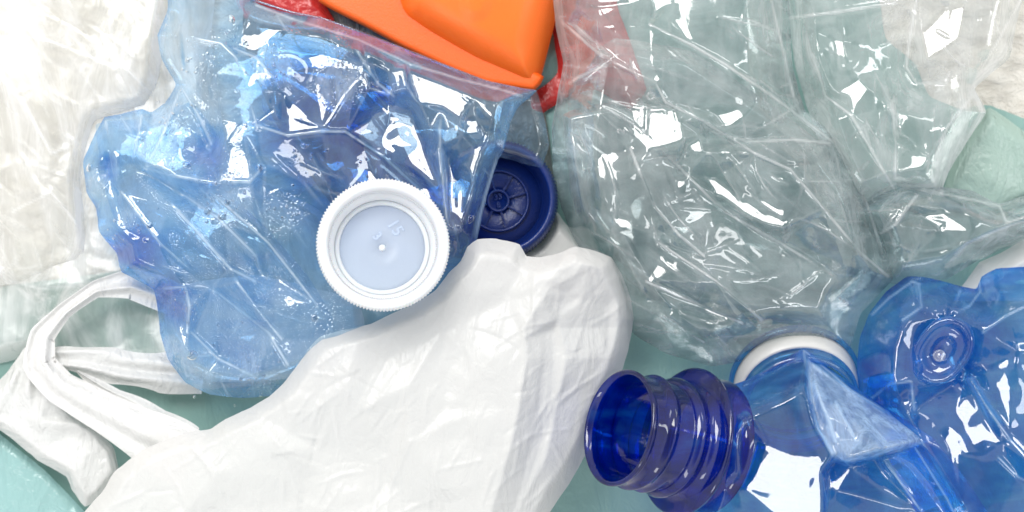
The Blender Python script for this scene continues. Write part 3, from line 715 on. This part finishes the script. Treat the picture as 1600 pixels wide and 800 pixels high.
# ------------------------------------------------------------------ collar of a blue bottle neck with a white liner (between clear and blue bottle)
cl = thing('bottle_neck_ring', 'blue neck ring with a white band at the mouth of the large clear bottle', 'neck ring', P(1243, 600, 120))
axc = (.02, -.50, .86); cc0 = (1242, 598, 80)
link('outer_ring', lathe('outer_ring', [(96, -10), (101, -9), (103.5, -5), (104, 0), (102, 4), (97, 5), (94, 2), (93.5, -6)], cc0, axc, 160), M['blue_deep'], cl)
link('liner_band', lathe('liner_band', [(97, 5), (96.5, 12), (95, 26), (92, 37), (88, 38), (88, 30), (91, 14), (92, 5)], cc0, axc, 160), M['ring_white'], cl)
link('threaded_collar', lathe('threaded_collar', [(86, 37), (91, 40), (92, 45), (88, 50), (86, 54), (89, 58), (88, 64), (82, 66), (80, 62), (80, 40)], cc0, axc, 160), M['blue_deep'], cl)

# ------------------------------------------------------------------ white scrap at the right edge
sheet('white_plastic_scrap', M['white_bag'], 'torn white plastic bag corner at the right edge above the blue bottle', 'plastic bag',
      [(1490, 470), (1510, 438), (1530, 410), (1562, 396), (1600, 374), (1690, 350), (1690, 480), (1600, 470)], 60, 30, 30, 51, ((50, 9, 1.5, .5), (22, 3, 1.3, .1)), soft=1.4)

# ------------------------------------------------------------------ blue bottle with the round dimple, right
b2, b2c = bottle('blue_bottle', M['blue_deep'], 'crushed blue bottle at the lower right edge with a round dimple in its base',
       [(1338, 590), (1343, 530), (1358, 490), (1385, 455), (1418, 432), (1450, 434), (1480, 441), (1505, 448), (1526, 452), (1534, 432), (1556, 420), (1600, 417), (1690, 410), (1690, 890), (1480, 890), (1430, 800), (1380, 700), (1350, 640)],
       105, 80, 60, 61, ((95, 16, 1.7, .75), (42, 3, 2, .6)),
       creases=[[(1362, 492, 4), (1390, 465, 30), (1425, 440, 32), (1438, 444, 10)], [(1436, 446, -16), (1440, 480, -10), (1410, 500, 10)], [(1500, 455, 26), (1490, 480, 20), (1480, 500, -10)],
                [(1530, 440, 10), (1532, 455, 30), (1515, 478, 26), (1490, 490, 6)], [(1512, 592, 34), (1545, 640, 36), (1580, 690, 34), (1640, 750, 20)], [(1535, 520, 30), (1570, 495, 32), (1620, 470, 20)],
                [(1340, 640, 10), (1390, 600, 30), (1424, 596, 28), (1428, 640, -10)], [(1560, 715, 20), (1590, 745, 26), (1640, 770, 10)], [(1440, 690, 10), (1500, 790, 26), (1530, 860, 20)]],
       patches=[([(1386, 628), (1424, 607), (1428, 620), (1418, 650), (1400, 650)], 14), ([(1508, 588), (1518, 590), (1580, 675), (1640, 740), (1636, 748), (1570, 690)], 30), ([(1478, 690), (1490, 692), (1500, 712), (1488, 708)], 12),
                ([(1585, 535), (1620, 530), (1625, 548), (1590, 552)], 14), ([(1482, 448), (1494, 446), (1490, 462), (1480, 460)], 12)],
       dips=[(1470, 552, 26, -34)], thick=[(1475, 545, 46, 1.6), (1400, 600, 60, .9), (1500, 760, 90, .6)], group=None)
hub = lathe('base_dimple', [(50, -6), (48, 2), (45, 6), (41, 5), (36, -2), (30, -6), (24, -6), (19, -12), (13, -18), (.3, -19)], (1472, 548, 196), (-.28, .02, 1), 120,
            disp=lambda i, r, s, a: r*.16*math.cos(2*(a-.95)), closed=False, thick=1.6)
link('base_dimple', hub, M['blue_deep'], b2)
link('injection_point', lathe('injection_point', [(9.5, -12), (9, -8), (7, -7.4), (5, -9), (3, -8), (.3, -7.5)], (1467, 556, 196), (-.28, .02, 1), 48, closed=False), M['clear_far'], b2)

# ------------------------------------------------------------------ blue bottle with the dark threaded neck
b3, b3c = bottle('blue_bottle', M['blue_deep'], 'blue bottle with an open dark blue threaded neck pointing left, bottom right',
       [(1108, 622), (1130, 606), (1165, 594), (1205, 574), (1256, 545), (1300, 578), (1370, 628), (1458, 684), (1500, 735), (1550, 810), (1600, 890), (1045, 890), (1062, 800), (1080, 740), (1095, 680)],
       160, 80, 60, 62, ((110, 8, 1.7, .6), (46, 2, 2, .6)),
       creases=[[(1256, 547, 20), (1262, 610, 26), (1278, 670, 24), (1300, 705, 20), (1330, 730, 10)], [(1256, 547, 20), (1330, 610, 26), (1400, 652, 28), (1456, 684, 20)],
                [(1300, 722, -10), (1370, 716, -12), (1456, 686, 18)], [(1150, 620, 24), (1145, 680, 30), (1150, 740, 30)], [(1430, 700, 20), (1480, 780, 24), (1520, 860, 20)], [(1380, 715, 20), (1440, 800, 22)], [(1272, 600, 22), (1298, 665, 22), (1306, 690, 22)], [(1306, 628, 24), (1336, 686, 18)], [(1350, 655, 24), (1388, 694, 16)]],
       patches=[([(1176, 692), (1200, 694), (1240, 712), (1282, 738), (1282, 830), (1230, 812), (1152, 762), (1164, 730)], 20), ([(1264, 570), (1300, 596), (1370, 640), (1440, 682), (1380, 700), (1330, 716), (1302, 712), (1282, 670), (1268, 620)], 24, (.05, .03)),
                ([(1146, 628), (1164, 632), (1162, 660), (1146, 654)], 10), ([(1288, 742), (1300, 750), (1304, 770), (1288, 766)], 10)],
       thick=[(1110, 740, 60, 1.2), (1200, 640, 60, .8), (1330, 760, 70, .8)], group=None,
       mist_sheen=[([(1264, 566), (1300, 592), (1370, 640), (1452, 684), (1400, 702), (1330, 720), (1302, 714), (1282, 670), (1268, 620)], .85)])  # window sheen painted pale over the condensation on the flap
na = Vector((.83, -.21, -.515)).normalized(); up = -na
NC = (966, 668, 265)
def thread(i, r, s, a):
    if not OUT[i]: return 0
    d = 0
    for st, turns in ((24, 1.0),):
        for k_ in range(3):
            t = a/(2*math.pi)+k_
            if t > turns+.5: continue
            z = st+t*30; fade = min(1, (t)/.12)*min(1, max(0, (turns+.5-t)/.12))
            d += 7.5*fade*math.exp(-((-s-z)/7.0)**2)
    return d
OUT = []; prof = []
def add(r, s, o=True): prof.append((r, -s)); OUT.append(o)
add(85, 0, False); add(89, -2, False); add(92, 0, False); add(92.5, 4, False); add(88, 9)
for s_ in np.arange(12, 86, 2.5): add(86, float(s_))
for r, s_ in ((86.5, 84), (90, 87), (95, 91), (96.5, 96), (95, 102), (90, 106), (87, 109), (87, 116), (90, 123), (102, 127), (115, 128.5), (119, 131), (119, 135), (114, 137), (98, 139), (92, 143), (91, 152), (93, 165), (100, 176), (110, 184)): add(r, s_, False)
for r, s_ in ((106, 187), (88, 166), (84, 150), (82, 120), (81, 90), (80, 60), (80, 30), (81, 10)): add(r, s_, False)
nk = lathe('threaded_neck', prof, NC, -na, 240, thread, roll=2.0, thick=1.3)
link('threaded_neck', nk, M['neck'], b3)

# ------------------------------------------------------------------ white carrier bag
wb = thing('white_carrier_bag', 'crumpled white plastic carrier bag with loop handles in the lower middle', 'plastic bag', P(560, 690, 40))
WO = [(100, 890), (128, 806), (160, 768), (178, 738), (225, 702), (290, 676), (330, 670), (352, 655), (385, 640), (420, 620), (442, 600), (468, 566), (484, 542), (500, 526), (540, 515), (580, 506), (612, 490), (650, 474), (682, 452), (700, 428), (720, 408), (730, 386), (746, 374), (776, 373), (812, 382), (822, 400), (845, 402), (872, 396), (900, 385), (930, 392), (955, 402), (972, 430), (986, 470), (990, 500), (982, 545), (972, 580), (950, 625), (918, 705), (890, 755), (855, 806), (800, 890)]
RIDGE = [(880, 400), (850, 460), (818, 512), (822, 560), (810, 640), (796, 700), (764, 806), (735, 890)]
def bag_base(X, Y):
    xr = np.interp(Y, [q[1] for q in RIDGE], [q[0] for q in RIDGE])
    t = np.clip((X-xr-2)/150, 0, 1.15)
    return 198-80*t-.04*np.clip(xr-X, 0, 400)
def rd(dx, dh): return [(x+dx, y, dh) for x, y in RIDGE[1:]]
wfc = Crumple(WO, 198, 26, 24, 2.5, 71, ((95, 9, 2.4, -1.05), (46, 3.6, 2.6, -1.0), (22, 1.0, 2.4, -.9)),
              creases=[rd(-1, 12), rd(40, 0), [(700, 440, 14), (690, 520, -4), (640, 600, 12), (600, 700, -4)], [(760, 400, 14), (790, 470, -4), (770, 560, 12), (700, 640, 0)],
                       [(560, 530, 8), (540, 600, 14), (500, 700, -4)], [(400, 650, 6), (440, 700, 14), (470, 780, 0)], [(830, 410, 0), (842, 440, 12), (900, 470, 0)],
                       [(812, 530, 10), (860, 505, 14), (910, 468, 6)], [(868, 480, 4), (884, 560, 14), (870, 640, 4), (850, 720, 12)], [(925, 410, 12), (948, 480, -2), (942, 560, 12)],
                       [(620, 500, 8), (600, 560, -6), (560, 640, 8)], [(300, 700, 0), (340, 740, 12), (350, 800, 0)], [(640, 690, 10), (610, 760, -4), (600, 830, 8)], [(700, 660, 8), (680, 740, 10), (690, 820, -4)]],
              soft=1.1, bead=1.3, basefn=bag_base, fine=(330, 1.5, -1.05, .6, 85))
link('body', wall_mesh('body', wfc), M['white_bag'], wb)
# rear panel of the bag behind the navy cap
rc = Crumple([(862, 318), (880, 345), (915, 382), (955, 402), (960, 450), (900, 470), (830, 440), (800, 400), (840, 380), (866, 345)], 64, 22, 16, 3, 72, ((50, 7, 1.5, .8), (24, 2, 1.3, 0)), soft=2)
link('rear_or_added_panel', wall_mesh('rear_or_added_panel', rc), M['white_bag'], wb)
uc = Crumple([(255, 450), (400, 430), (560, 470), (570, 560), (470, 590), (400, 596), (330, 596), (285, 570), (262, 520)], 70, 14, 16, 3, 75, ((60, 7, 1.6, .5), (26, 2, 1.3, 0)), soft=2)  # white backing added under the blue bottle to brighten its lower left
link('rear_or_added_panel', wall_mesh('rear_or_added_panel', uc), M['white_bag'], wb)
def ribbon(name, path, parent, folds=3, amp=5, seed=1, mat='white_gathered', nw=44):
    """path: (x, y, h, half width); cross-section folded like gathered film"""
    rnd = random.Random(seed); pts = smooth_poly([tuple(p) for p in path], 0, closed=False, step=5)
    ph = rnd.uniform(0, 6); V = []; F = []; n = len(pts)
    for i, p in enumerate(pts):
        a = pts[max(0, i-1)]; b = pts[min(n-1, i+1)]
        tx, ty = b[0]-a[0], b[1]-a[1]; l = math.hypot(tx, ty)+1e-6; nx, ny = -ty/l, tx/l
        u = i/(n-1)
        for j in range(nw):
            t = j/(nw-1)*2-1; wv = p[3]*(1+.08*math.sin(u*17+ph+t*3))
            z = p[2]+amp*math.sin(t*folds*2.1+ph+u*2.2+.7*math.sin(u*6))+amp*.3*math.sin(t*9.3+u*5+ph*2)-abs(t)**4*amp*.8
            V.append(P(p[0]+nx*t*wv, p[1]+ny*t*wv, z))
    for i in range(n-1):
        for j in range(nw-1):
            a = i*nw+j; F.append((a, a+1, a+nw+1, a+nw))
    return link(name, mesh_np(name, V, F), M[mat], parent)
ribbon('handle', [(330, 500, 70, 26), (260, 462, 84, 26), (205, 444, 94, 22), (150, 452, 100, 14), (100, 486, 104, 14), (66, 525, 108, 20), (62, 570, 110, 24), (95, 606, 112, 26), (155, 640, 120, 34), (225, 680, 140, 40), (300, 720, 165, 46)], wb, 2.4, 5, 3)
ribbon('handle', [(60, 556, 84, 10), (110, 560, 86, 20), (180, 572, 80, 27), (250, 582, 74, 30), (318, 590, 66, 28)], wb, 3, 4, 5)
hc = Crumple([(-90, 640), (-20, 610), (8, 585), (40, 542), (62, 545), (85, 590), (112, 640), (150, 668), (178, 700), (186, 740), (160, 775), (133, 792), (112, 765), (104, 745), (60, 720), (0, 672), (-90, 660)], 66, 20, 14, 2.5, 73,
             ((60, 7, 2.4, 1.2), (22, 3, 3.0, 1.2), (12, 1, 2, 1.2)), creases=[[(50, 550, 10), (20, 600, 14), (-10, 640, 4)], [(54, 550, 12), (60, 600, -6), (52, 650, 4)], [(60, 560, 12), (90, 620, 14), (110, 655, -4)], [(44, 552, -6), (30, 590, -8), (10, 640, 0)], [(48, 552, 16), (45, 600, 20), (30, 650, 0)], [(58, 552, 10), (72, 610, 18), (78, 655, 0)], [(0, 640, -6), (60, 655, 14), (120, 662, 10), (160, 690, 0)], [(110, 680, -4), (112, 740, 10), (140, 785, 0)]], soft=1.6, bead=1.5, fine=(40, 1.0, 1.3, .5, 60))
link('gathered_side', wall_mesh('gathered_side', hc), M['white_gathered'], wb)
ribbon('handle', [(120, 580, 88, 2), (180, 622, 98, 16), (250, 662, 112, 24), (300, 690, 150, 24)], wb, 2, 3, 7)

# ------------------------------------------------------------------ embossed code on the large clear bottle
for ch, x, y, a in (('O', 1017, 151, .5), ('8', 1000, 160, .6), ('V', 985, 171, .8), ('2', 974, 184, 1.1), ('2', 971, 205, 1.4), ('O', 1019, 180, .5), ('O', 1001, 188, .6)):
    place_text(ch, 17, (x, y, bc.at(x, y)+1.0), (0, 0, 1), (0, 0, 0), a, M['clear_far'], bt, 'embossed_character', .7)

# ------------------------------------------------------------------ water droplets clinging to the blue bottle
wm, wn = new_mat('water'); g_ = N(wn, 'ShaderNodeBsdfGlass'); g_.inputs['IOR'].default_value = 1.33; g_.inputs['Roughness'].default_value = .0
wn.links.new(g_.outputs[0], N(wn, 'ShaderNodeOutputMaterial').inputs[0])
rnd = random.Random(5); dr = [(405, 263, 8, 5), (384, 196, 4, 3), (475, 228, 6, 5), (511, 235, 4, 4), (355, 316, 5, 5), (325, 330, 8, 6), (347, 338, 7, 7), (300, 555, 9, 8), (491, 421, 8, 7), (491, 497, 6, 5), (735, 343, 8, 5), (362, 31, 8, 5), (293, 94, 4, 4), (286, 108, 3, 3), (140, 262, 7, 5), (234, 352, 6, 5), (228, 375, 6, 5), (292, 258, 7, 7), (297, 265, 3, 3), (270, 262, 3, 3)]
for (cx, cy, sr, n_) in ((530, 130, 26, 34), (350, 310, 34, 34), (440, 340, 26, 18), (275, 180, 30, 26), (430, 110, 28, 26), (300, 480, 24, 24), (390, 580, 50, 40), (500, 240, 70, 34), (300, 90, 40, 24), (200, 350, 30, 24)):
    for _ in range(n_): q = rnd.uniform(1.3, 3.0); dr.append((rnd.gauss(cx, sr*.7), rnd.gauss(cy, sr*.7), q, q))
V = []; F = []
for (x, y, ra, rb) in dr:
    if (x-597)**2+(y-388)**2 < 112**2: continue
    o0 = len(V); z0 = bbc.at(x, y)-.4; ro = rnd.uniform(0, 3); n1, n2 = 14, 6
    for i in range(n2):
        e = i/(n2-.5)*math.pi/2
        for j in range(n1):
            a = 2*math.pi*j/n1; u = ra*math.cos(e)*math.cos(a); v = rb*math.cos(e)*math.sin(a)
            V.append(P(x+u*math.cos(ro)-v*math.sin(ro), y+u*math.sin(ro)+v*math.cos(ro), z0+min(ra, rb)*.55*math.sin(e)))
    for i in range(n2-1):
        for j in range(n1): F.append((o0+i*n1+j, o0+i*n1+(j+1) % n1, o0+(i+1)*n1+(j+1) % n1, o0+(i+1)*n1+j))
    F.append(tuple(o0+(n2-1)*n1+j for j in range(n1))); F.append(tuple(o0+j for j in range(n1))[::-1])
tag(link('water_droplets', mesh_np('water_droplets', V, F), wm), 'clear water droplets scattered over the light blue bottle', 'water droplets', None, 'stuff')
